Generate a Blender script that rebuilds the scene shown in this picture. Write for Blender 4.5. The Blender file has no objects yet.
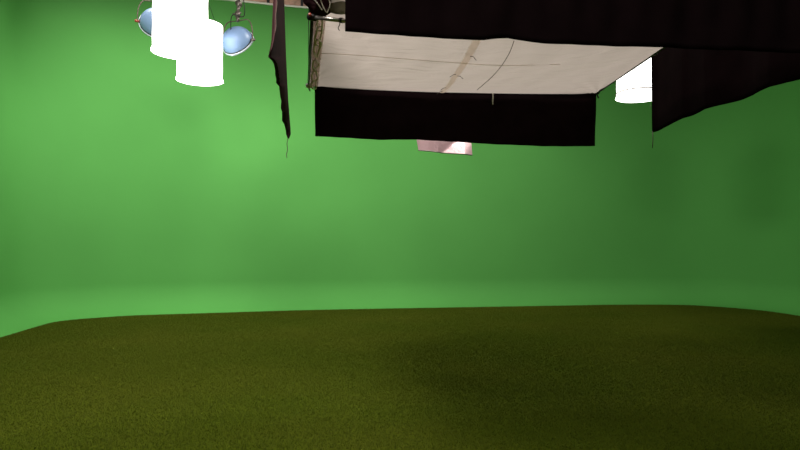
import bpy, bmesh, math, random
import numpy as np
from mathutils import Vector, Matrix
random.seed(7); rng = np.random.default_rng(7)
sc = bpy.context.scene
COL = sc.collection
PI = math.pi
F = 620.0
CAMZ = 1.7
PITCH = math.atan(15 / F)

# ---------------------------------------------------------------- camera
cd = bpy.data.cameras.new('camera'); cam = bpy.data.objects.new('camera', cd); COL.objects.link(cam)
cd.sensor_width = 36; cd.lens = F / 800 * 36
cam.location = (0, 0, CAMZ); cam.rotation_euler = (PI / 2 + PITCH, 0, 0)
cd.clip_end = 200
sc.camera = cam

def at(px, py, Y):
    u, v = (px - 400) / F, (225 - py) / F
    dy = math.cos(PITCH) - v * math.sin(PITCH)
    dz = math.sin(PITCH) + v * math.cos(PITCH)
    return Vector((u / dy * Y, Y, CAMZ + dz / dy * Y))

def ground(px, py):
    d = at(px, py, 1.0)
    Y = -CAMZ / (d.z - CAMZ)
    return at(px, py, Y)

# ---------------------------------------------------------------- materials
def mat(name, col, rough=.8, metal=0, spec=.5, emit=None, es=0, noise=None, bump=None, sheen=0):
    m = bpy.data.materials.new(name); m.use_nodes = True
    nt = m.node_tree; b = nt.nodes['Principled BSDF']
    b.inputs['Base Color'].default_value = (*col, 1)
    b.inputs['Roughness'].default_value = rough
    b.inputs['Metallic'].default_value = metal
    b.inputs['Specular IOR Level'].default_value = spec
    if emit:
        b.inputs['Emission Color'].default_value = (*emit, 1); b.inputs['Emission Strength'].default_value = es
    if noise or bump:
        tc = nt.nodes.new('ShaderNodeTexCoord')
    if noise:
        sc_, amt, det = noise
        n = nt.nodes.new('ShaderNodeTexNoise'); n.inputs['Scale'].default_value = sc_; n.inputs['Detail'].default_value = det
        nt.links.new(tc.outputs['Object'], n.inputs['Vector'])
        r = nt.nodes.new('ShaderNodeValToRGB')
        r.color_ramp.elements[0].position = .3; r.color_ramp.elements[1].position = .7
        r.color_ramp.elements[0].color = (*[c * (1 - amt) for c in col], 1)
        r.color_ramp.elements[1].color = (*[min(1, c * (1 + amt)) for c in col], 1)
        nt.links.new(n.outputs['Fac'], r.inputs['Fac']); nt.links.new(r.outputs['Color'], b.inputs['Base Color'])
    if bump:
        bs, bd = bump
        n2 = nt.nodes.new('ShaderNodeTexNoise'); n2.inputs['Scale'].default_value = bs; n2.inputs['Detail'].default_value = 4
        nt.links.new(tc.outputs['Object'], n2.inputs['Vector'])
        bp = nt.nodes.new('ShaderNodeBump'); bp.inputs['Strength'].default_value = .6; bp.inputs['Distance'].default_value = bd
        nt.links.new(n2.outputs['Fac'], bp.inputs['Height']); nt.links.new(bp.outputs['Normal'], b.inputs['Normal'])
    return m

M = {}
M['green'] = mat('chroma_green_paint', (.122, .41, .097), .9, spec=.08, noise=(.6, .035, 3), bump=(5, .004))
M['concrete'] = mat('studio_concrete', (.16, .15, .14), .8, noise=(1.5, .2, 5))
M['dark_room'] = mat('dark_acoustic_lining', (.02, .018, .018), .95, noise=(3, .2, 3))
M['white_paint'] = mat('white_painted_board', (.8, .76, .7), .6)
M['timber'] = mat('raw_timber', (.62, .38, .29), .75, noise=(8, .25, 4))
M['black_cloth'] = mat('black_duvetyne', (.0100, .0052, .0062), .98, spec=.01, noise=(5, .15, 4), bump=(60, .0008))
M['side_cloth'] = mat('reddish_black_duvetyne', (.032, .0120, .0150), .98, spec=.03, noise=(6, .2, 4), bump=(60, .0008))  # redder, lighter tone than the other black cloths
M['deep_black_cloth'] = mat('deep_black_duvetyne', (.0050, .0024, .0028), .98, spec=.005, noise=(5, .15, 4), bump=(60, .0008))
M['dark_metal'] = mat('black_steel', (.03, .028, .028), .45, .6)
M['alu'] = mat('aluminium_tube', (.5, .46, .43), .35, .8)
M['steel'] = mat('galvanised_steel', (.24, .20, .185), .45, .7, noise=(40, .25, 3))
M['blue'] = mat('pale_blue_enamel', (.27, .41, .68), .4, spec=.5, noise=(6, .04, 2))
M['yoke'] = mat('brown_weathered_steel', (.17, .12, .10), .6, .4, noise=(30, .5, 3))
M['rim'] = mat('white_enamel_rim', (.75, .85, .95), .35)
M['reflector'] = mat('white_reflector', (.85, .85, .85), .4)
M['bulb'] = mat('lit_globe', (1, 1, 1), .4, emit=(1, .97, .9), es=8)
M['rope'] = mat('pale_rope', (.92, .86, .80), .85)
M['dark_rope'] = mat('dark_cord', (.12, .10, .085), .85)
M['brown_cord'] = mat('brown_cord', (.30, .24, .19), .85)
M['brown_ply'] = mat('lighter_brown_duvetyne', (.13, .060, .066), .95, spec=.05, noise=(6, .15, 4))  # brown, lighter than the main cloth of the left drape
M['red'] = mat('red_knob', (.45, .08, .05), .5)
M['pinkfoil'] = mat('crinkled_pink_foil', (.66, .42, .45), .42, .3, noise=(7, .05, 4), bump=(5, .012))
M['hoop'] = mat('white_steel_hoop', (.10, .08, .07), .5)
M['cap'] = mat('black_fabric_cap', (.05, .05, .05), .8)
def glow(name, s):
    return mat(name, (.9, .9, .9), .9, emit=(1, .95, .90), es=s)
M['glowA'] = glow('lit_white_silk', 3.2)
M['glowB'] = glow('lit_white_silk_dimmer', 4)

def silk_mat(name, col, tr, wr=1.0):
    m = bpy.data.materials.new(name); m.use_nodes = True; nt = m.node_tree
    nt.nodes.clear()
    o = nt.nodes.new('ShaderNodeOutputMaterial'); mx = nt.nodes.new('ShaderNodeMixShader'); mx.inputs[0].default_value = tr
    d = nt.nodes.new('ShaderNodeBsdfDiffuse'); t = nt.nodes.new('ShaderNodeBsdfTranslucent')
    tc = nt.nodes.new('ShaderNodeTexCoord'); mp = nt.nodes.new('ShaderNodeMapping')
    mp.inputs['Scale'].default_value = (1.1, 3.0, 1); mp.inputs['Rotation'].default_value = (0, 0, .5)
    n = nt.nodes.new('ShaderNodeTexNoise'); n.inputs['Scale'].default_value = 1.3; n.inputs['Detail'].default_value = 6; n.inputs['Distortion'].default_value = 1.5
    bp = nt.nodes.new('ShaderNodeBump'); bp.inputs['Strength'].default_value = 1.0 * wr; bp.inputs['Distance'].default_value = .05
    nt.links.new(tc.outputs['Object'], mp.inputs[0]); nt.links.new(mp.outputs[0], n.inputs['Vector'])
    nt.links.new(n.outputs['Fac'], bp.inputs['Height'])
    for s in (d, t):
        s.inputs['Color'].default_value = (*col, 1); nt.links.new(bp.outputs[0], s.inputs['Normal'])
    nt.links.new(d.outputs[0], mx.inputs[1]); nt.links.new(t.outputs[0], mx.inputs[2]); nt.links.new(mx.outputs[0], o.inputs[0])
    return m
M['silk'] = silk_mat('white_artificial_silk', (.82, .71, .665), .40)
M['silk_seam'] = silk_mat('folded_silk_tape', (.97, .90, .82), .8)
M['grey_scrim'] = silk_mat('grey_scrim', (.45, .43, .34), .5)

def turf_mat(name, blades):
    m = bpy.data.materials.new(name); m.use_nodes = True; nt = m.node_tree; b = nt.nodes['Principled BSDF']
    b.inputs['Roughness'].default_value = .7 if blades else .95; b.inputs['Specular IOR Level'].default_value = .12 if blades else .03
    g = nt.nodes.new('ShaderNodeNewGeometry')
    n1 = nt.nodes.new('ShaderNodeTexNoise'); n1.inputs['Scale'].default_value = .35; n1.inputs['Detail'].default_value = 4
    n2 = nt.nodes.new('ShaderNodeTexNoise'); n2.inputs['Scale'].default_value = 55; n2.inputs['Detail'].default_value = 2
    for n in (n1, n2): nt.links.new(g.outputs['Position'], n.inputs['Vector'])
    r = nt.nodes.new('ShaderNodeValToRGB'); e = r.color_ramp.elements
    k = 1.0
    e[0].position = .25; e[0].color = (.062 * k, .095 * k, .0045 * k, 1)
    e[1].position = .75; e[1].color = (.112 * k, .124 * k, .011 * k, 1)
    a = nt.nodes.new('ShaderNodeMath'); a.operation = 'MULTIPLY_ADD'; a.inputs[1].default_value = .78
    nt.links.new(n1.outputs['Fac'], a.inputs[0])
    a2 = nt.nodes.new('ShaderNodeMath'); a2.operation = 'MULTIPLY'; a2.inputs[1].default_value = .22
    if blades: nt.links.new(g.outputs['Random Per Island'], a2.inputs[0])
    else: nt.links.new(n2.outputs['Fac'], a2.inputs[0])
    nt.links.new(a2.outputs[0], a.inputs[2]); nt.links.new(a.outputs[0], r.inputs['Fac'])
    nt.links.new(r.outputs[0], b.inputs['Base Color'])
    if not blades:
        bp = nt.nodes.new('ShaderNodeBump'); bp.inputs['Distance'].default_value = .02
        nt.links.new(n2.outputs['Fac'], bp.inputs['Height']); nt.links.new(bp.outputs[0], b.inputs['Normal'])
    return m
M['turf_base'] = turf_mat('turf_backing', False); M['turf'] = turf_mat('turf_blades', True)

# ---------------------------------------------------------------- helpers
def obj(name, bm, m, parent=None, smooth=True, loc=None):
    me = bpy.data.meshes.new(name); bm.to_mesh(me); bm.free()
    if smooth:
        me.polygons.foreach_set('use_smooth', [True] * len(me.polygons))
    me.materials.append(m)
    o = bpy.data.objects.new(name, me); COL.objects.link(o)
    if parent is not None:
        o.parent = parent
        o.matrix_parent_inverse = world(parent).inverted()
    if loc is not None: o.location = loc
    return o
def world(o):
    mm = Matrix.LocRotScale(o.location, o.rotation_euler, o.scale)
    if o.parent: mm = world(o.parent) @ o.matrix_parent_inverse @ mm
    return mm
def tag(o, label, cat, group=None, kind=None):
    o['label'] = label; o['category'] = cat
    if group: o['group'] = group
    if kind: o['kind'] = kind
    return o
def thing(name, loc, label, cat, group=None):
    o = bpy.data.objects.new(name, None); COL.objects.link(o); o.location = loc; o.empty_display_size = .1
    return tag(o, label, cat, group)
def struct(name, bm, m, smooth=False):
    o = obj(name, bm, m, smooth=smooth); o['kind'] = 'structure'; return o
def box(bm, lo, hi):
    lo, hi = Vector(lo), Vector(hi); c = (lo + hi) / 2; s = hi - lo
    bmesh.ops.create_cube(bm, size=1, matrix=Matrix.Translation(c) @ Matrix.Diagonal((*s, 1)))
    return bm
def tube(bm, pts, r, n=8, closed=False):
    pts = [Vector(p) for p in pts]; rings = []
    N = len(pts); prev = None
    for i, p in enumerate(pts):
        if closed: t = pts[(i + 1) % N] - pts[i - 1]
        else: t = pts[min(i + 1, N - 1)] - pts[max(i - 1, 0)]
        t.normalize()
        if prev is None:
            a = t.cross(Vector((0, 0, 1)))
            if a.length < .1: a = t.cross(Vector((0, 1, 0)))
        else: a = prev - t * prev.dot(t)
        a.normalize(); prev = a; b = t.cross(a)
        rr = r[i] if isinstance(r, (list, tuple)) else r
        rings.append([bm.verts.new(p + (a * math.cos(2 * PI * k / n) + b * math.sin(2 * PI * k / n)) * rr) for k in range(n)])
    for i in range(N if closed else N - 1):
        A, B = rings[i], rings[(i + 1) % N]
        for k in range(n): bm.faces.new((A[k], A[(k + 1) % n], B[(k + 1) % n], B[k]))
    if not closed:
        bm.faces.new(rings[0][::-1]); bm.faces.new(rings[-1])
    return bm
def lathe(bm, prof, n=48, mx=None, cap=False):
    rings = []
    for r, z in prof:
        if r < 1e-6: rings.append([bm.verts.new((0, 0, z))])
        else: rings.append([bm.verts.new((r * math.cos(2 * PI * k / n), r * math.sin(2 * PI * k / n), z)) for k in range(n)])
    vs = [v for R in rings for v in R]
    for A, B in zip(rings, rings[1:]):
        for k in range(n):
            k2 = (k + 1) % n
            if len(A) == 1 and len(B) == 1: continue
            if len(A) == 1: bm.faces.new((A[0], B[k], B[k2]))
            elif len(B) == 1: bm.faces.new((A[k], B[0], A[k2]))
            else: bm.faces.new((A[k], B[k], B[k2], A[k2]))
    if mx is not None: bmesh.ops.transform(bm, matrix=mx, verts=vs)
    return bm
def grid(bm, P):          # P[i][j] -> quad sheet
    V = [[bm.verts.new(p) for p in row] for row in P]
    for i in range(len(V) - 1):
        for j in range(len(V[0]) - 1):
            bm.faces.new((V[i][j], V[i + 1][j], V[i + 1][j + 1], V[i][j + 1]))
    return bm
def thicken(o, t):
    s = o.modifiers.new('thickness', 'SOLIDIFY'); s.thickness = t; s.offset = 0
    return o
def NB(): return bmesh.new()
def catmull(pts, per=8):
    out = []
    n = len(pts)
    for i in range(n - 1):
        p0, p1, p2, p3 = pts[max(i - 1, 0)], pts[i], pts[i + 1], pts[min(i + 2, n - 1)]
        for k in range(per):
            t = k / per
            out.append(.5 * ((2 * p1) + (p2 - p0) * t + (2 * p0 - 5 * p1 + 4 * p2 - p3) * t * t + (3 * p1 - p0 - 3 * p2 + p3) * t ** 3))
    out.append(pts[-1]); return out
def interp(x, xs, ys): return float(np.interp(x, xs, ys))

CEIL = 9.6
# ---------------------------------------------------------------- room shell
edge_px = [(0, 338), (24, 330.8), (48, 323.8), (60, 321.6), (78, 319.6), (100, 318), (130, 316), (180, 314.3), (240, 312.5), (300, 310.6),
           (400, 308.7), (500, 307), (560, 306), (620, 305), (680, 305.2), (710, 306.6), (740, 308.8), (770, 311.8), (800, 316.4)]
E = [ground(*p) for p in edge_px]
left_ext = [Vector((-6.15, -4.5, 0)), Vector((-6.35, 0, 0)), Vector((-6.55, 4, 0)), Vector((-6.75, 8, 0))]
right_ext = [Vector((9.1, 12.2, 0)), Vector((9.15, 9, 0)), Vector((9.2, 5, 0)), Vector((9.25, 0, 0)), Vector((9.3, -4.5, 0))]
path = catmull(left_ext + E + right_ext, 6)
# light smoothing
for _ in range(6):
    path = [path[0]] + [(path[i - 1] + path[i] * 2 + path[i + 1]) / 4 for i in range(1, len(path) - 1)] + [path[-1]]
def normals(path):
    N = []
    for i in range(len(path)):
        t = path[min(i + 1, len(path) - 1)] - path[max(i - 1, 0)]; t.z = 0; t.normalize()
        N.append(Vector((-t.y, t.x, 0)))
    return N
NRM = normals(path)
for _ in range(10):
    NRM = [NRM[0]] + [(NRM[i - 1] + NRM[i] * 2 + NRM[i + 1]).normalized() for i in range(1, len(NRM) - 1)] + [NRM[-1]]
WTOP = 7.6; R = .7
prof = [(-.35, 0.0), (0, 0.0)] + [(R * math.sin(a), R * (1 - math.cos(a))) for a in np.linspace(0, PI / 2, 15)[1:]] \
     + [(R, z) for z in (1.6, 2.6, 3.6, 4.6, 5.6, 6.6, WTOP)] + [(R + .12, WTOP), (R + .12, 0)]
bm = NB(); grid(bm, [[p + n * d + Vector((0, 0, z)) for d, z in prof] for p, n in zip(path, NRM)])
bmesh.ops.recalc_face_normals(bm, faces=bm.faces)
w = struct('wall_back', bm, M['green'], True)
bm = NB(); grid(bm, [[p + n * d + Vector((0, 0, z)) for d, z in [(R - .03, WTOP + .005), (R + .16, WTOP + .005), (R + .16, WTOP + .05), (R - .03, WTOP + .05), (R - .03, WTOP + .005)]] for p, n in zip(path, NRM)])
struct('trim_1', bm, M['white_paint'])
bm = NB(); grid(bm, [[p + n * d + Vector((0, 0, z)) for d, z in [(R + .1, WTOP + .06), (R + .1, WTOP + .75)]] for p, n in zip(path, NRM)])
struct('trim_2', bm, M['timber'])
bm = NB(); box(bm, (-10, -6, -.2), (12.5, 19.5, -.004)); struct('floor', bm, M['concrete'])
bm = NB(); box(bm, (-10, -6, CEIL), (12.5, 19.5, CEIL + .2)); struct('ceiling', bm, M['dark_room'])
bm = NB(); box(bm, (-10.2, -6, -.2), (-10, 19.5, CEIL)); struct('wall_left', bm, M['dark_room'])
bm = NB(); box(bm, (12.5, -6, -.2), (12.7, 19.5, CEIL)); struct('wall_right', bm, M['dark_room'])
bm = NB(); box(bm, (-10.2, -6.2, -.2), (12.7, -6, CEIL)); struct('wall_front', bm, M['dark_room'])
bm = NB(); box(bm, (-10.2, 19.5, -.2), (12.7, 19.7, CEIL)); struct('wall_far', bm, M['dark_room'])
# short studs standing on the wall top behind the white capping
bm = NB()
for i in range(0, len(path), 3):
    p = path[i] + NRM[i] * (R + .07)
    box(bm, (p.x - .03, p.y - .03, WTOP + .05), (p.x + .03, p.y + .03, WTOP + .75))
struct('trim_3', bm, M['dark_metal'])

# ---------------------------------------------------------------- artificial turf
turf = thing('artificial_turf', (0, 6, 0), 'dark green artificial turf carpet covering the whole studio floor up to the green wall curve', 'artificial grass')
poly = [Vector((p.x, p.y, 0)) for p in path]
bm = NB()
top = [bm.verts.new((p.x, p.y, .006)) for p in poly]; f = bm.faces.new(top)
r = bmesh.ops.extrude_face_region(bm, geom=[f])
bmesh.ops.translate(bm, vec=(0, 0, -.0055), verts=[v for v in r['geom'] if isinstance(v, bmesh.types.BMVert)])
bmesh.ops.recalc_face_normals(bm, faces=bm.faces)
obj('backing', bm, M['turf_base'], turf, smooth=False)
# blades
NBL = 1100000
PX = np.array([p.x for p in poly]); PY = np.array([p.y for p in poly])
def inside(x, y):
    c = np.zeros(len(x), bool); j = len(PX) - 1
    for i in range(len(PX)):
        m_ = ((PY[i] > y) != (PY[j] > y))
        with np.errstate(divide='ignore', invalid='ignore'):
            xi = (PX[j] - PX[i]) * (y - PY[i]) / (PY[j] - PY[i]) + PX[i]
        c ^= m_ & (x < xi); j = i
    return c
yy = 3.2 + (16.4 - 3.2) * rng.random(NBL * 2) ** 1.25
xx = -7.4 + 16.8 * rng.random(NBL * 2)
k = inside(xx, yy) & (np.abs(xx) < yy * .75 + 1.0); xx, yy = xx[k][:NBL], yy[k][:NBL]; n = len(xx)
h = .008 + .011 * rng.random(n); wd = .0013 + .0008 * rng.random(n) + yy * .00012; an = rng.random(n) * 2 * PI
le = .009 * rng.standard_normal(n); le2 = .009 * rng.standard_normal(n)
V = np.empty((n, 3, 3), np.float32)
V[:, 0] = np.stack([xx - wd * np.cos(an), yy - wd * np.sin(an), np.full(n, .0055)], 1)
V[:, 1] = np.stack([xx + wd * np.cos(an), yy + wd * np.sin(an), np.full(n, .0055)], 1)
V[:, 2] = np.stack([xx + le, yy + le2, .0055 + h], 1)
me = bpy.data.meshes.new('pile'); me.vertices.add(n * 3); me.loops.add(n * 3); me.polygons.add(n)
me.vertices.foreach_set('co', V.ravel()); me.loops.foreach_set('vertex_index', np.arange(n * 3, dtype=np.int32))
me.polygons.foreach_set('loop_start', np.arange(0, n * 3, 3, dtype=np.int32)); me.update(calc_edges=True)
me.materials.append(M['turf'])
po = bpy.data.objects.new('grass_pile', me); COL.objects.link(po); po.parent = turf; po.matrix_parent_inverse = world(turf).inverted(); po['kind'] = 'stuff'

# ---------------------------------------------------------------- overhead silk
FL, FR = at(308.5, 85, 7.65), at(597, 92.5, 7.9)
SZ = (FL.z + FR.z) / 2
def at_z(px, py, z):
    d = at(px, py, 1.0); Y = (z - CAMZ) / (d.z - CAMZ); return at(px, py, Y)
NL, NR = at_z(315.5, -38, FL.z), at_z(788, -37, FR.z)
silk = thing('overhead_diffusion_frame', (FL + FR + NL + NR) / 4, 'large white silk diffusion sheet stretched flat in a pipe frame overhead', 'diffusion frame')
def quad(u, v):
    return (NL * (1 - u) + NR * u) * (1 - v) + (FL * (1 - u) + FR * u) * v
def sag(u, v):
    s = .13 * (math.sin(PI * u) ** .7) * (math.sin(PI * v) ** .7 if 0 < v < 1 else 0)
    s += .045 * math.sin(PI * u) ** .5 * v       # far hem hangs a touch in the middle
    # wrinkles fanning from the left far corner and the edges
    d = math.hypot((u + .02) * 3.6, (1 - v) * 3.4); a = math.atan2((1 - v) * 3.4, (u + .02) * 3.6)
    s += .010 * math.sin(a * 34 + math.sin(d * 2)) * math.exp(-d * .7) + .010 * math.sin(u * 23 + v * 11 + 1.5 * math.sin(v * 6 + u * 4)) * math.sin(PI * v) * .6
    d2 = math.hypot((1 - u) * 3.6, (1 - v) * 3.4); a2 = math.atan2((1 - v) * 3.4, (1 - u) * 3.6 + .01)
    s += .008 * math.sin(a2 * 22) * math.exp(-d2 * .9)
    s += .004 * math.sin(u * 61 + math.sin(v * 9) * 2) * math.sin(PI * v)
    return s
def sp(u, v, off=0): return quad(u, v) - Vector((0, 0, sag(u, v) + off))
bm = NB(); grid(bm, [[sp(.006 + .988 * i / 200, .006 + .988 * j / 160) for j in range(161)] for i in range(201)])
obj('silk_sheet', bm, M['silk'], silk)
for a, b in ((NL, NR), (FL, FR), (NL, FL), (NR, FR)):
    dz = Vector((0, 0, .0))
    bm = tube(NB(), [a + dz, b + dz], .016, 10); obj('frame_pipe', bm, M['dark_metal'], silk)
for c in (NL, NR, FL, FR):
    bm = NB(); bmesh.ops.create_icosphere(bm, subdivisions=2, radius=.032, matrix=Matrix.Translation(c) @ Matrix.Diagonal((1.2, 1, .9, 1)))
    tube(bm, [c + Vector((0, 0, -.03)), c + Vector((.02, 0, -.075))], .009, 6)
    obj('corner_bracket', bm, M['dark_metal'], silk)
# find (u,v) of a pixel on the sheet
def uv_of(px, py):
    best = None
    for i in range(61):
        for j in range(61):
            u, v = i / 60, j / 60; p = sp(u, v)
            fy = p.y * math.cos(PITCH) + (p.z - CAMZ) * math.sin(PITCH); uy = -p.y * math.sin(PITCH) + (p.z - CAMZ) * math.cos(PITCH)
            x, y = 400 + F * p.x / fy, 225 - F * uy / fy
            d = (x - px) ** 2 + (y - py) ** 2
            if best is None or d < best[0]: best = (d, u, v)
    st = 1 / 60
    for _ in range(14):
        st *= .6
        _, u0, v0 = best
        for du in (-st, 0, st):
            for dv in (-st, 0, st):
                u, v = u0 + du, v0 + dv; p = sp(u, v)
                fy = p.y * math.cos(PITCH) + (p.z - CAMZ) * math.sin(PITCH); uy = -p.y * math.sin(PITCH) + (p.z - CAMZ) * math.cos(PITCH)
                d = (400 + F * p.x / fy - px) ** 2 + (225 - F * uy / fy - py) ** 2
                if d < best[0]: best = (d, u, v)
    return best[1:]
# seam tape running across the silk, with little ties
sa, sb = uv_of(480, 34), uv_of(441, 91)
sb = (sb[0], .985)
rows = []
for i in range(41):
    t = i / 40; u = sa[0] + (sb[0] - sa[0]) * t; v = sa[1] + (sb[1] - sa[1]) * t
    hw = .011 * (1 - .25 * t)
    rows.append([sp(u + hw * q, v, .006 + (.003 if q == 0 else 0)) for q in (-1, -.5, 0, .5, 1)])
obj('seam_tape', grid(NB(), rows), M['silk_seam'], silk)['label'] = 'grey folded seam tape'
for t in (.22, .50, .53, .80, .93):
    u = sa[0] + (sb[0] - sa[0]) * t; v = sa[1] + (sb[1] - sa[1]) * t
    s = random.choice((-1, 1))
    pts = [sp(u + .004 * s, v, .012), sp(u + .012 * s, v - .004, .018), sp(u + .017 * s, v + .002, .028), sp(u + .022 * s, v + .003, .042)]
    obj('tie', tube(NB(), pts, .003, 5), M['dark_rope'], silk)
# thin cord lying in a curve
cpx = [(514, 40), (509, 53), (500, 67), (490, 78), (477, 90)]
pts = [sp(*uv_of(*p), .008) for p in cpx]
obj('cord', tube(NB(), catmull(pts, 5), .0036, 6), M['brown_cord'], silk)['label'] = 'thin dark cord curving across the silk'
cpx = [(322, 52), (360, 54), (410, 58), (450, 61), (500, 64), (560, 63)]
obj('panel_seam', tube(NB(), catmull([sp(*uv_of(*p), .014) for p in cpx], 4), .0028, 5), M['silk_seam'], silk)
# ties along the far and right edge
for u in (.13, .335, .50, .63, .80, .90):
    p = sp(u, .99); q = quad(u, 1)
    L = .20 if u == .63 else .02 + .02 * random.random()
    obj('tie', tube(NB(), [q + Vector((0, 0, .022)), q + Vector((0, -.024, .0)), q + Vector((.003, -.03, -L * .5)), q + Vector((-.002, -.03, -L))], .008 if u == .63 else .003, 6), M['white_paint'] if u == .63 else M['rope'], silk)
for v in (.25, .4, .55, .7, .85, .95):
    q = quad(1, v); bm = tube(NB(), [q + Vector((.026 * math.cos(a), 0, .026 * math.sin(a))) for a in np.linspace(0, 2 * PI, 10)[:-1]], .003, 5, closed=True)
    obj('tie', bm, M['dark_rope'], silk)
# left side: gathered hem with lacing loops
rows = []
for i in range(91):
    t = i / 90; v = .20 + .79 * t; q = quad(0, v)
    amp = .012 * math.sin(t * 60) + .010 * math.sin(t * 23)
    rows.append([q + Vector((.016, 0, .012)), q + Vector((.028 + amp, 0, -.030 + amp)), q + Vector((.050 - amp, 0, -.045)), q + Vector((.080 + amp, 0, -.03 - amp)), q + Vector((.115, 0, -.025 - .4*abs(amp)))])
obj('gathered_hem', grid(NB(), rows), M['silk'], silk)
for kx, (v0, v1) in enumerate(((.20, .34), (.30, .46), (.40, .56), (.60, .70), (.72, .86), (.84, .97))):
    pts = []
    for a in np.linspace(0, 2 * PI, 22)[:-1]:
        v = (v0 + v1) / 2 + (v1 - v0) / 2 * math.cos(a)
        pts.append(quad(0, v) + Vector((.06 + .028 * math.sin(a) + .008 * math.sin(3 * a + kx), 0, -.085 - .012 * math.sin(2 * a + kx))))
    obj('lacing_loop', tube(NB(), pts, .008, 6, closed=True), M['rope'], silk)
obj('corner_knot', (lambda b: (bmesh.ops.create_icosphere(b, subdivisions=3, radius=.045, matrix=Matrix.Translation(FL + Vector((.03, -.03, -.01))) @ Matrix.Diagonal((1.3, 1, .8, 1))), [setattr(v, 'co', v.co + Vector((random.uniform(-.008, .008),) * 3)) for v in b.verts], b)[-1])(NB()), M['white_paint'], silk)['label'] = 'white knotted cloth at the far left corner'
# suspension lines to ceiling
for c in (FL, FR, NL, NR):
    obj('suspension_line', tube(NB(), [c + Vector((0, 0, .015)), Vector((c.x, c.y, CEIL - .01))], .005, 6), M['dark_metal'], silk)

# spreader pole under the left of the silk
a, b = at(311, 17, 4.85), at(352, 21.5, 4.62)
pole = thing('spreader_pole', a, 'short grey metal pole jutting under the left end of the white silk', 'pole')
obj('tube', tube(NB(), [a, b], .0165, 12), M['alu'], pole)
bm = NB(); d = (b - a).normalized(); tube(bm, [a - d * .02, a + d * .05], .028, 10); tube(bm, [a + Vector((0, 0, .02)), a + Vector((0, 0, .10))], .014, 8)
obj('clamp', bm, M['dark_metal'], pole)
bm = tube(NB(), [a + Vector((.0, -.02, .0)), a + Vector((0, -.06, .0))], .012, 8); obj('knob', bm, M['red'], pole)
obj('end_ring', tube(NB(), [b - d * .12, b - d * .09], .02, 10), M['dark_metal'], pole)
obj('hanger', tube(NB(), [a + Vector((0, 0, .09)), Vector((a.x, a.y, CEIL - .01))], .005, 6), M['dark_metal'], pole)
cc = at(339, 24, 4.66)
obj('loose_cord', tube(NB(), catmull([cc + Vector((0, 0, .045)), cc + Vector((.006, 0, -.0)), cc + Vector((-.006, 0, -.03)), cc + Vector((.004, 0, -.05))], 4), .0035, 5), M['dark_rope'], pole)

# bundled black cloth tied at the pole, and grey scrim beside it
def bundle(name, outline, Y, dep, m, label, cat):
    # outline: list of (py, pxL, pxR) -> lumpy rolled body
    rows = []
    for py, l, r_ in outline:
        c = at((l + r_) / 2, py, Y); hw = (r_ - l) / 2 / F * Y
        rows.append([c + Vector((hw * math.cos(t) * (1 + .10 * math.sin(5 * t + py)), dep * math.sin(t) * (1 + .15 * math.cos(4 * t + py * .7)), 0)) for t in np.linspace(0, 2 * PI, 25)])
    bm = grid(NB(), rows); bmesh.ops.remove_doubles(bm, verts=bm.verts, dist=1e-5)
    bmesh.ops.holes_fill(bm, edges=[e for e in bm.edges if e.is_boundary])
    bmesh.ops.recalc_face_normals(bm, faces=bm.faces)
    o = obj(name, bm, m); return tag(o, label, cat)
o = bundle('bundled_cloth', [(-30, 298, 326), (-20, 297, 328), (-10, 299, 330), (-4, 301, 331), (0, 303, 330), (4, 305, 331), (8, 308, 329), (11, 311, 331), (13, 313, 327), (15, 315, 321)],
       4.85, .09, M['side_cloth'], 'rumpled black cloth bundled above the grey pole at the silk\'s left end', 'cloth')
h0 = at(312, -30, 4.85); obj('hanger', tube(NB(), [h0, Vector((h0.x, h0.y, CEIL - .01))], .006, 6), M['dark_metal'], o)
o2 = []
for (pa, pb, pc) in (((318, -8), (322, 4), (326, 12)), ((309, -6), (317, 3), (322, 10)), ((324, -8), (330, 3), (327, 13))):
    obj('tie_cord', tube(NB(), catmull([at(*pa, 4.74), at(*pb, 4.74), at(*pc, 4.745)], 5), .0045, 5), M['rope'], o)
rows = []
for i in range(25):
    t = i / 24; px = 326 + 34 * t
    rows.append([at(px, py, 4.9 + .03 * math.sin(t * 9 + py * .1)) for py in np.linspace(-45, 6 + 6 * math.sin(PI * (t * .9)) + 5 * (1 - t), 14)])
o = thicken(obj('grey_scrim', grid(NB(), rows), M['grey_scrim']), .004)
tag(o, 'dull grey green scrim hanging between the cloth bundle and the front black drape', 'scrim')
h0 = at(345, -45, 4.9); obj('hanger', tube(NB(), [h0, Vector((h0.x, h0.y, CEIL - .01))], .006, 6), M['dark_metal'], o)

# ---------------------------------------------------------------- black flags
def pipe_and_lines(parent, a, b):
    obj('top_pipe', tube(NB(), [a, b], .017, 10), M['dark_metal'], parent)
    for p in (a.lerp(b, .08), a.lerp(b, .92)):
        obj('suspension_line', tube(NB(), [p, Vector((p.x, p.y, CEIL - .01))], .005, 6), M['dark_metal'], parent)

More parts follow.
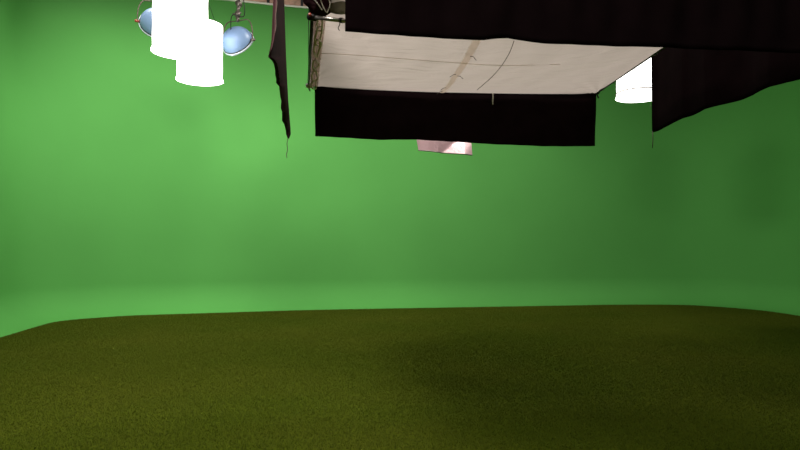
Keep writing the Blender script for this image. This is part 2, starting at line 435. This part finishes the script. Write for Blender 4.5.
# far flag under the silk's far edge
Yl, Yr = 7.68, 7.93
ff = thing('black_flag', at(455, 140, 7.8), 'wide black cloth flag hanging below the far edge of the white silk', 'black flag')
tp = [(314.5, 86), (360, 87.5), (400, 89), (455, 91.5), (500, 92.5), (550, 93.5), (596.5, 94.5)]
bt = [(315, 136), (345, 138), (380, 139.8), (420, 139.6), (455, 142), (500, 144.6), (540, 146), (575, 146.5), (595, 146)]
rows = []
for i in range(141):
    t = i / 140; Y = Yl + (Yr - Yl) * t
    pxt = 314.5 + 282 * t; pxb = 315 + 280 * t
    a = at(pxt, interp(pxt, *zip(*tp)) - 1.5, Y); b = at(pxb, interp(pxb, *zip(*bt)), Y)
    row = []
    for j in range(25):
        v = j / 24; w_ = .010 * math.sin(t * 31 + v * 1.2) * v + .007 * math.sin(t * 77 + v * 2) * v + .006 * math.sin(v * 9 + t * 14)
        row.append(a.lerp(b, v) + Vector((0, w_, 0)))
    rows.append(row)
thicken(obj('cloth', grid(NB(), rows), M['black_cloth'], ff), .004)

# near flag, nearest the camera
nf = thing('black_flag', at(600, 46, 4.45), 'huge black drape across the top of the picture in front of the white silk', 'black flag')
bt = [(345, 31.2), (380, 34), (410, 36.5), (450, 38.5), (468, 39.8), (484, 40.2), (496, 38.9), (508, 38.2), (520, 40), (532, 42), (545, 43.3), (560, 44.3), (600, 45.6), (640, 46.8), (663, 47.5), (720, 50), (800, 53), (880, 56)]
rows = []
for i in range(241):
    t = i / 240; px = 345 + 530 * t; Y = 3.92 + .16 * t
    b = at(px, interp(px, *zip(*bt)), Y); a = Vector((b.x, b.y, SZ + .33))
    row = []
    for j in range(27):
        v = j / 26; w_ = (.022 * math.sin(t * 40) * v + .012 * math.sin(t * 97 + v * 2)) * (1 - .8 * v ** 6) + .01 * math.sin(v * 6 + t * 22) * (1 - v)
        row.append(a.lerp(b, v) + Vector((0, w_, 0)))
    rows.append(row)
thicken(obj('cloth', grid(NB(), rows), M['black_cloth'], nf), .004)
pipe_and_lines(nf, rows[0][0] + Vector((-.1, 0, .01)), rows[-1][0] + Vector((.1, 0, .01)))

# right side flag, hanging along the depth
rf = thing('black_flag', (3.1, 6.2, 3.0), 'black drape at right whose hem climbs towards the picture edge', 'black flag')
bt = [(652, 132.3), (657, 131), (670, 125.5), (683, 118.2), (690, 116), (705, 109.3), (722, 105), (740, 100), (754, 95), (763, 90.5), (770, 87), (785, 82.5), (800, 79.5), (840, 66), (900, 44)]
rows = []
for i in range(161):
    t = i / 160; px = 652 + (900 - 652) * t ** 1.15
    py = interp(px, *zip(*bt)); zt = 3.03
    Y = 7.5 + (px - 652) / (900 - 652) * (4.15 - 7.5) if False else (zt - CAMZ) * F / (240 - py)
    b = at(px, py, Y); a = Vector((b.x + (.0), b.y, 4.45))
    row = []
    for j in range(27):
        v = j / 26; w_ = .016 * math.sin(t * 33 + v) * v + .02 * math.sin(t * 12 + v * 3) * v * (1 - v) * 2
        row.append(a.lerp(b, v) + Vector((w_ * (0 if i == 0 else 1), 0, 0)))
    rows.append(row)
thicken(obj('cloth', grid(NB(), rows), M['deep_black_cloth'], rf), .004)
obj('tie_cord', tube(NB(), [at(652.6, 131, 7.5), at(653, 140, 7.5), at(652.4, 148, 7.5)], .005, 6), M['dark_rope'], rf)
pipe_and_lines(rf, rows[0][0] + Vector((0, .1, 0)), rows[-1][0] + Vector((0, -.1, 0)))
for v in (.45, .56, .65, .8):
    q = rows[0][int(v * 26)]; obj('eyelet_tie', tube(NB(), [q + Vector((-.012 , 0, .01)), q + Vector((-.02, .0, -.01)), q + Vector((-.012, 0, -.03))], .004, 5), M['dark_rope'], rf)

# left side flag seen nearly edge on
lf = thing('black_flag', (-1.25, 6.2, 3.0), 'narrow ragged black drape seen edge-on left of the white silk', 'black flag')
le_ = [(138.5, 288), (134, 286.2), (130, 285.8), (124, 284.4), (121, 282.2), (112, 282.4), (108, 281), (101, 281.6), (97, 280.6), (86, 279.4), (83, 276.4), (79, 276.6), (75, 275.6), (70, 275.4), (64, 274.2), (60, 272), (57, 268.4), (54, 269.2), (48, 270.6), (40, 271.8), (20, 272.6), (0, 273.5), (-40, 274)]
re_ = [(-70, 282), (0, 284), (60, 286), (100, 288), (128, 290.3), (134, 290.6), (138.5, 289)]
rows = []
NI = 150
for i in range(NI + 1):
    py = 138.5 - (138.5 + 40) * (i / NI)
    l = interp(-py, [-a for a, _ in le_], [b for _, b in le_]); r_ = interp(py, *zip(*re_))
    # depth: hem climbs as the drape comes nearer
    Yl = min(7.6, (3.0 - CAMZ) * F / (240 - min(py, 132))) if py > 57 else 4.45 + (57 - py) * .004
    row = []
    for j in range(17):
        s = j / 16; Y = Yl + (7.62 - Yl) * s
        fold = .9 * math.sin(s * 9 + py * .045) * s * (1 - s) * 3
        px = l + (r_ - l) * (s ** .8) + (fold if py < 120 else 0) * .8
        # heights stay so that the sheet is continuous from hem to far edge
        row.append(at(px, py, Y))
    rows.append(row)
thicken(obj('cloth', grid(NB(), rows), M['side_cloth'], lf), .006)
# fray / folded hem strips catching light
for (pya, pyb) in ((58, 84), (112, 126)):
    r2 = []
    for i in range(19):
        py = pya + (pyb - pya) * i / 18
        l = interp(-py, [-a for a, _ in le_], [b for _, b in le_]); Y = min(7.6, (3.0 - CAMZ) * F / (240 - py)) - .03
        r2.append([at(l + .3 + .5 * math.sin(py * 2.2), py, Y), at(l + 1.6, py, Y - .03), at(l + 3.0 + .5 * math.sin(py * 1.7), py, Y)])
    obj('folded_hem', grid(NB(), r2), M['side_cloth'], lf)
r2 = []
for i in range(31):
    py = -40 + 92 * i / 30
    l = interp(-py, [-a for a, _ in le_], [b for _, b in le_]); wv = 3.6 * min(1, (56 - py) / 25)
    r2.append([at(l - .1 + (wv + .3 * math.sin(py * .3)) * q, py, 4.36 + .03 * math.sin(q * 5) + max(0, 57 - py) * .003) for q in (0, .25, .5, .75, 1)])
thicken(obj('turned_edge', grid(NB(), r2), M['brown_ply'], lf), .003)['label'] = 'lighter brown turned edge'
obj('edge_binding', tube(NB(), [r[-1] + Vector((.002, -.012, 0)) for r in r2[:-6]], .0014, 5), M['brown_cord'], lf)
obj('tie_cord', tube(NB(), catmull([at(288.5, 136, 7.6), at(287, 143, 7.6), at(287.6, 150, 7.6), at(286.4, 154, 7.6), at(287, 158, 7.6)], 4), .0045, 6), M['dark_rope'], lf)
tz = rows[-1][0], rows[-1][-1]
for p in tz: obj('suspension_line', tube(NB(), [p + Vector((0, 0, -.02)), Vector((p.x, p.y, CEIL - .01))], .006, 6), M['dark_metal'], lf)

# ---------------------------------------------------------------- pink foil bounce panel
pc = [at(415, 128, 8.75), at(470.5, 134, 8.95), at(471, 156.5, 8.75), at(418.6, 149.2, 8.55)]
pf = thing('reflector_panel', (pc[0] + pc[1]) / 2, 'crinkled pale pink foil panel peeking out below the far black flag', 'reflector')
rows = []
for i in range(31):
    u = i / 30; row = []
    for j in range(15):
        v = j / 14; p = pc[0].lerp(pc[1], u).lerp(pc[3].lerp(pc[2], u), v)
        cr = .015 * math.sin(u * 9 + v * 3) + .25 * abs(u - .25 - .12 * v) * (u < .25 + .12 * v) - .22 * max(0, u - .45 - .45 * (1 - v)) * 1.5 + .3 * max(0, u - .85)  + random.uniform(-.0015, .0015)
        row.append(p + Vector((0, cr, 0)))
    rows.append(row)
thicken(obj('foil_sheet', grid(NB(), rows), M['pinkfoil'], pf, smooth=False), .01)
obj('bottom_edge_tape', tube(NB(), [p + Vector((0, -.012, -.004)) for p in (r[-1] for r in rows)], .008, 6), M['steel'], pf)
tp2 = Vector((0, 0, .3)); 
obj('hanging_bar', tube(NB(), [pc[0] + Vector((-.05, .02, .01)), pc[1] + Vector((.05, .02, .01))], .014, 8), M['dark_metal'], pf)
for p in (pc[0], pc[1]): obj('suspension_line', tube(NB(), [p + Vector((.02, .02, .0)), Vector((p.x + .02, p.y + .02, CEIL - .01))], .004, 6), M['dark_metal'], pf)

# ---------------------------------------------------------------- space lights
def space_light(cx_px, base_py, Y, gm, label, wpx, group='lit white drum lamps'):
    c = at(cx_px, base_py, Y); rad = wpx / 2 / F * Y; H = .92
    t = thing('space_light', c, label, 'studio light', group)
    T = Matrix.Translation(c); hr = 1.025 if gm is M['glowB'] else .96
    prof = [(rad * 1.0, H)] + [(rad * (1 + .006 * math.sin(k * 1.3)), H * (1 - k / 14)) for k in range(1, 14)] + [(rad * 1.0, .05), (rad * 1.035, .02), (rad * 1.045, 0.0)]
    sk = obj('silk_skirt', lathe(NB(), prof, 56, T), gm, t)
    obj('bottom_diffuser', lathe(NB(), [(rad * 1.03, .004), (rad * .6, -.012), (0, -.02)], 56, T), gm, t)
    bm = tube(NB(), [c + Vector((rad * hr * math.cos(a), rad * hr * math.sin(a), .09)) for a in np.linspace(0, 2 * PI, 57)[:-1]], .011, 6, closed=True)
    obj('hoop', bm, M['hoop'] if gm is M['glowB'] else M['white_paint'], sk)
    obj('top_cap', lathe(NB(), [(rad, H), (rad * .55, H + .07), (rad * .3, H + .09), (rad * .28, H + .26), (0, H + .27)], 40, T), M['cap'], t)
    for k in range(3):
        a = k * 2 * PI / 3 + .4
        obj('suspension_line', tube(NB(), [c + Vector((rad * .7 * math.cos(a), rad * .7 * math.sin(a), H + .05)), c + Vector((0, 0, H + .75))], .004, 5), M['dark_metal'], t)
    q = c + Vector((0, 0, H + .27)); obj('power_cable', tube(NB(), catmull([q, q + Vector((.02, 0, .3)), q + Vector((0, 0, .8)), Vector((c.x, c.y, CEIL - .01))], 5), .012, 6), M['dark_metal'], t)
    return t
space_light(180.2, 52.5, 8.47, M['glowA'], 'glowing white drum lamp nearest the left, cut by the top edge', 53)
space_light(199.8, 80.5, 10.2, M['glowA'], 'glowing white drum lamp hanging lower and behind, next to the blue lamp', 44)
space_light(639.4, 97.8, 11.2, M['glowB'], 'glowing white drum lamp at right between silk and black drape', 43.5)

# ---------------------------------------------------------------- scoop lamps
def scoop(px, py, Y, dia, aim, kw, label):
    c = at(px, py, Y); a = Vector(aim).normalized(); r = dia / 2
    t = thing('scoop_lamp', c + Vector((0, 0, 0)), label, 'studio lamp', 'pale blue scoop lamps')
    rot = a.to_track_quat('-Z', 'Y').to_matrix().to_4x4(); T = Matrix.Translation(c) @ rot      # -Z = opening
    prof = [(0, r * .92)] + [(r * math.sin(x), r * .92 * math.cos(x)) for x in np.linspace(.1, PI / 2, 14)] + [(r * 1.0, -.05 * r)]
    obj('housing', lathe(NB(), prof, 48, T), M['blue'], t)
    obj('rim', lathe(NB(), [(r * 1.0, -.05 * r), (r * 1.06, -.05 * r), (r * 1.06, -.16 * r), (r * .97, -.16 * r), (r * .97, -.04 * r), (r * 1.0, -.05 * r)], 48, T), M['rim'], t)
    obj('rear_band', lathe(NB(), [(r * 1.005, .02 * r), (r * 1.025, .0), (r * 1.025, -.04 * r), (r * 1.0, -.05 * r)], 48, T), M['dark_metal'], t)
    bowl = obj('reflector_bowl', lathe(NB(), [(r * .96, -.06 * r)] + [(r * .94 * math.cos(x), r * .86 * math.sin(x)) for x in np.linspace(.05, PI / 2, 12)], 40, T), M['reflector'], t)
    bm = NB(); bmesh.ops.create_uvsphere(bm, u_segments=20, v_segments=12, radius=r * .28, matrix=T @ Matrix.Translation((0, 0, r * .25)))
    obj('lamp_globe', bm, M['bulb'], bowl)
    # latch at the bottom of the rim
    up = Vector((0, 0, 1)); side = a.cross(up).normalized()
    q = T @ Vector((0, 0, -.1 * r)); dn = (Vector((0, 0, -1)) - a * (-a.z)).normalized()
    b1 = q + dn * r * 1.06
    obj('latch', tube(NB(), [b1 - side * .035, b1 + side * .035], .016, 8), M['rim'], t)
    bb = c - a * (r * .55) + dn * r * .45 
    obj('vent', tube(NB(), [bb + dn * 0, bb + dn * .07], .012, 8), M['dark_metal'], t)
    # yoke
    top = c + Vector((0, 0, r * 1.35)); sh = Vector((side.x, side.y, 0)).normalized()
    pts = [c + sh * r * 1.12, c + sh * r * 1.10 + Vector((0, 0, r * .6)), c + sh * r * .98 + Vector((0, 0, r * 1.05)), c + sh * r * .75 + Vector((0, 0, r * 1.33)), top + sh * r * .3,
           top - sh * r * .3, c - sh * r * .75 + Vector((0, 0, r * 1.33)), c - sh * r * .98 + Vector((0, 0, r * 1.05)), c - sh * r * 1.10 + Vector((0, 0, r * .6)), c - sh * r * 1.12]
    yk = obj('yoke', tube(NB(), catmull(pts, 4), .010, 8), M['yoke'], t)
    for s in (-1, 1):
        e = c + sh * s * r * 1.1
        k_ = obj('pivot_knob', tube(NB(), [e - sh * s * .03, e + sh * s * .05], .024, 10), M['red'] if s == -1 else M['steel'], yk)
    # clamp and stem
    bm = NB(); tube(bm, [top + Vector((0, 0, -.02)), top + Vector((0, 0, .07))], .03, 10)
    tube(bm, [top + Vector((0, 0, .07)), top + Vector((0, 0, .16))], .05, 10); tube(bm, [top + Vector((-.09, 0, .12)), top + Vector((.06, 0, .14))], .016, 8)
    tube(bm, [top + Vector((0, 0, .15)), top + Vector((.02, 0, .27))], .032, 10)
    tube(bm, [top + Vector((.02, -.05, .30)), top + Vector((.02, .05, .30))], .055, 12)
    obj('clamp', bm, M['steel'], t)
    obj('hanger', tube(NB(), [top + Vector((.02, 0, .3)), Vector((top.x + .02, top.y, CEIL - .01))], .018, 8), M['dark_metal'], t)
    obj('power_cable', tube(NB(), catmull([c - a * r * .8, c - a * r * 1.0 + Vector((.05, 0, .25)), top + Vector((.12, 0, .1)), top + Vector((.06, .03, .6))], 6), .008, 6), M['dark_metal'], t)
    ld = bpy.data.lights.new('scoop_beam', 'SPOT'); ld.energy = SCOOP_W * kw; ld.spot_size = R_(118); ld.spot_blend = .9; ld.color = (1, .96, .9); ld.shadow_soft_size = .15
    lo = bpy.data.objects.new('scoop_beam', ld); COL.objects.link(lo); lo.location = c + a * (r * .25); lo.rotation_euler = a.to_track_quat('-Z', 'Y').to_euler()
    return t
R_ = math.radians
SCOOP_W = 260
scoop(237.5, 42, 10.9, .56, (.30, .78, -.50), .75, 'pale blue domed lamp in a bent yoke right of the drum lamps')
scoop(157, 24, 11.4, .60, (-.42, .80, -.42), 1.2, 'pale blue domed lamp half hidden behind the leftmost drum lamp')

# ---------------------------------------------------------------- unseen lights beyond the frame, most added to brighten wall and turf
def spot(loc, tgt, e, size=110, blend=1, soft=.4, col=(1, .95, .88)):
    ld = bpy.data.lights.new('unseen_spot', 'SPOT'); ld.energy = e; ld.spot_size = R_(size); ld.spot_blend = blend; ld.shadow_soft_size = soft; ld.color = col
    lo = bpy.data.objects.new('unseen_spot', ld); COL.objects.link(lo); lo.location = loc
    lo.rotation_euler = (Vector(tgt) - Vector(loc)).to_track_quat('-Z', 'Y').to_euler(); return lo
def area(loc, tgt, e, size, col=(1, .95, .88)):
    ld = bpy.data.lights.new('unseen_soft_light', 'AREA'); ld.shape = 'DISK'; ld.size = size; ld.energy = e; ld.color = col
    lo = bpy.data.objects.new('unseen_soft_light', ld); COL.objects.link(lo); lo.location = loc
    lo.rotation_euler = (Vector(tgt) - Vector(loc)).to_track_quat('-Z', 'Y').to_euler(); return lo
for x, y, e in ((-5.6, 11.6, 520), (-2.6, 13.2, 550), (3.4, 14.4, 105), (6.4, 14.2, 95)):
    spot((x, y, 7.9), (x * 1.04, y + .8, .0), e, 78, 1, .4)          # lamps hung high over the foot of the wall, pointing down
spot((-3.9, 11.8, 7.2), (-7.8, 10.4, 3.8), 330, 80, 1, .5)         # unseen cross light added to brighten the left side wall
spot((-1.2, 9.4, 7.4), (-1.7, 16, 4.1), 330, 60, 1, .6)             # unseen wash spots behind the silk, added to brighten the back wall
spot((-1.6, 10.4, 8.7), (-3.0, 15.5, 7.0), 150, 95, 1, .5)  # added to lift the top of the wall and its capping
spot((-4.4, 9.4, 7.6), (-5.4, 15, 5.4), 300, 80, 1, .5)
spot((1.6, 10.2, 7.4), (1.6, 16.6, 4.2), 310, 80, 1, .6)
area((2.6, 6.1, 6.6), (2.6, 7.0, 0), 36, 1.4)             # hung above the silk
area((-3.2, 4.4, 7.4), (-2.2, 6.8, 0), 340, 1.6)          # unseen, added overhead to brighten the left turf
area((-.4, .5, 7.5), (-1.0, 4.8, 0), 200, 1.6)  # added overhead to brighten the near middle turf
area((1.2, 11.0, 8.2), (.8, 10.4, 0), 285, 1.6)  # added overhead to brighten the far turf and the cove
wd_ = bpy.data.worlds.new('world'); sc.world = wd_; wd_.use_nodes = True
wd_.node_tree.nodes['Background'].inputs[0].default_value = (0, 0, 0, 1)

sc.view_settings.view_transform = 'Standard'; sc.view_settings.look = 'None'; sc.view_settings.gamma = 1
sc.view_settings.use_curve_mapping = False; sc.view_settings.exposure = 0.0
sc.cycles.max_bounces = 8; sc.cycles.diffuse_bounces = 6; sc.cycles.sample_clamp_indirect = 6
sc.cycles.use_denoising = True
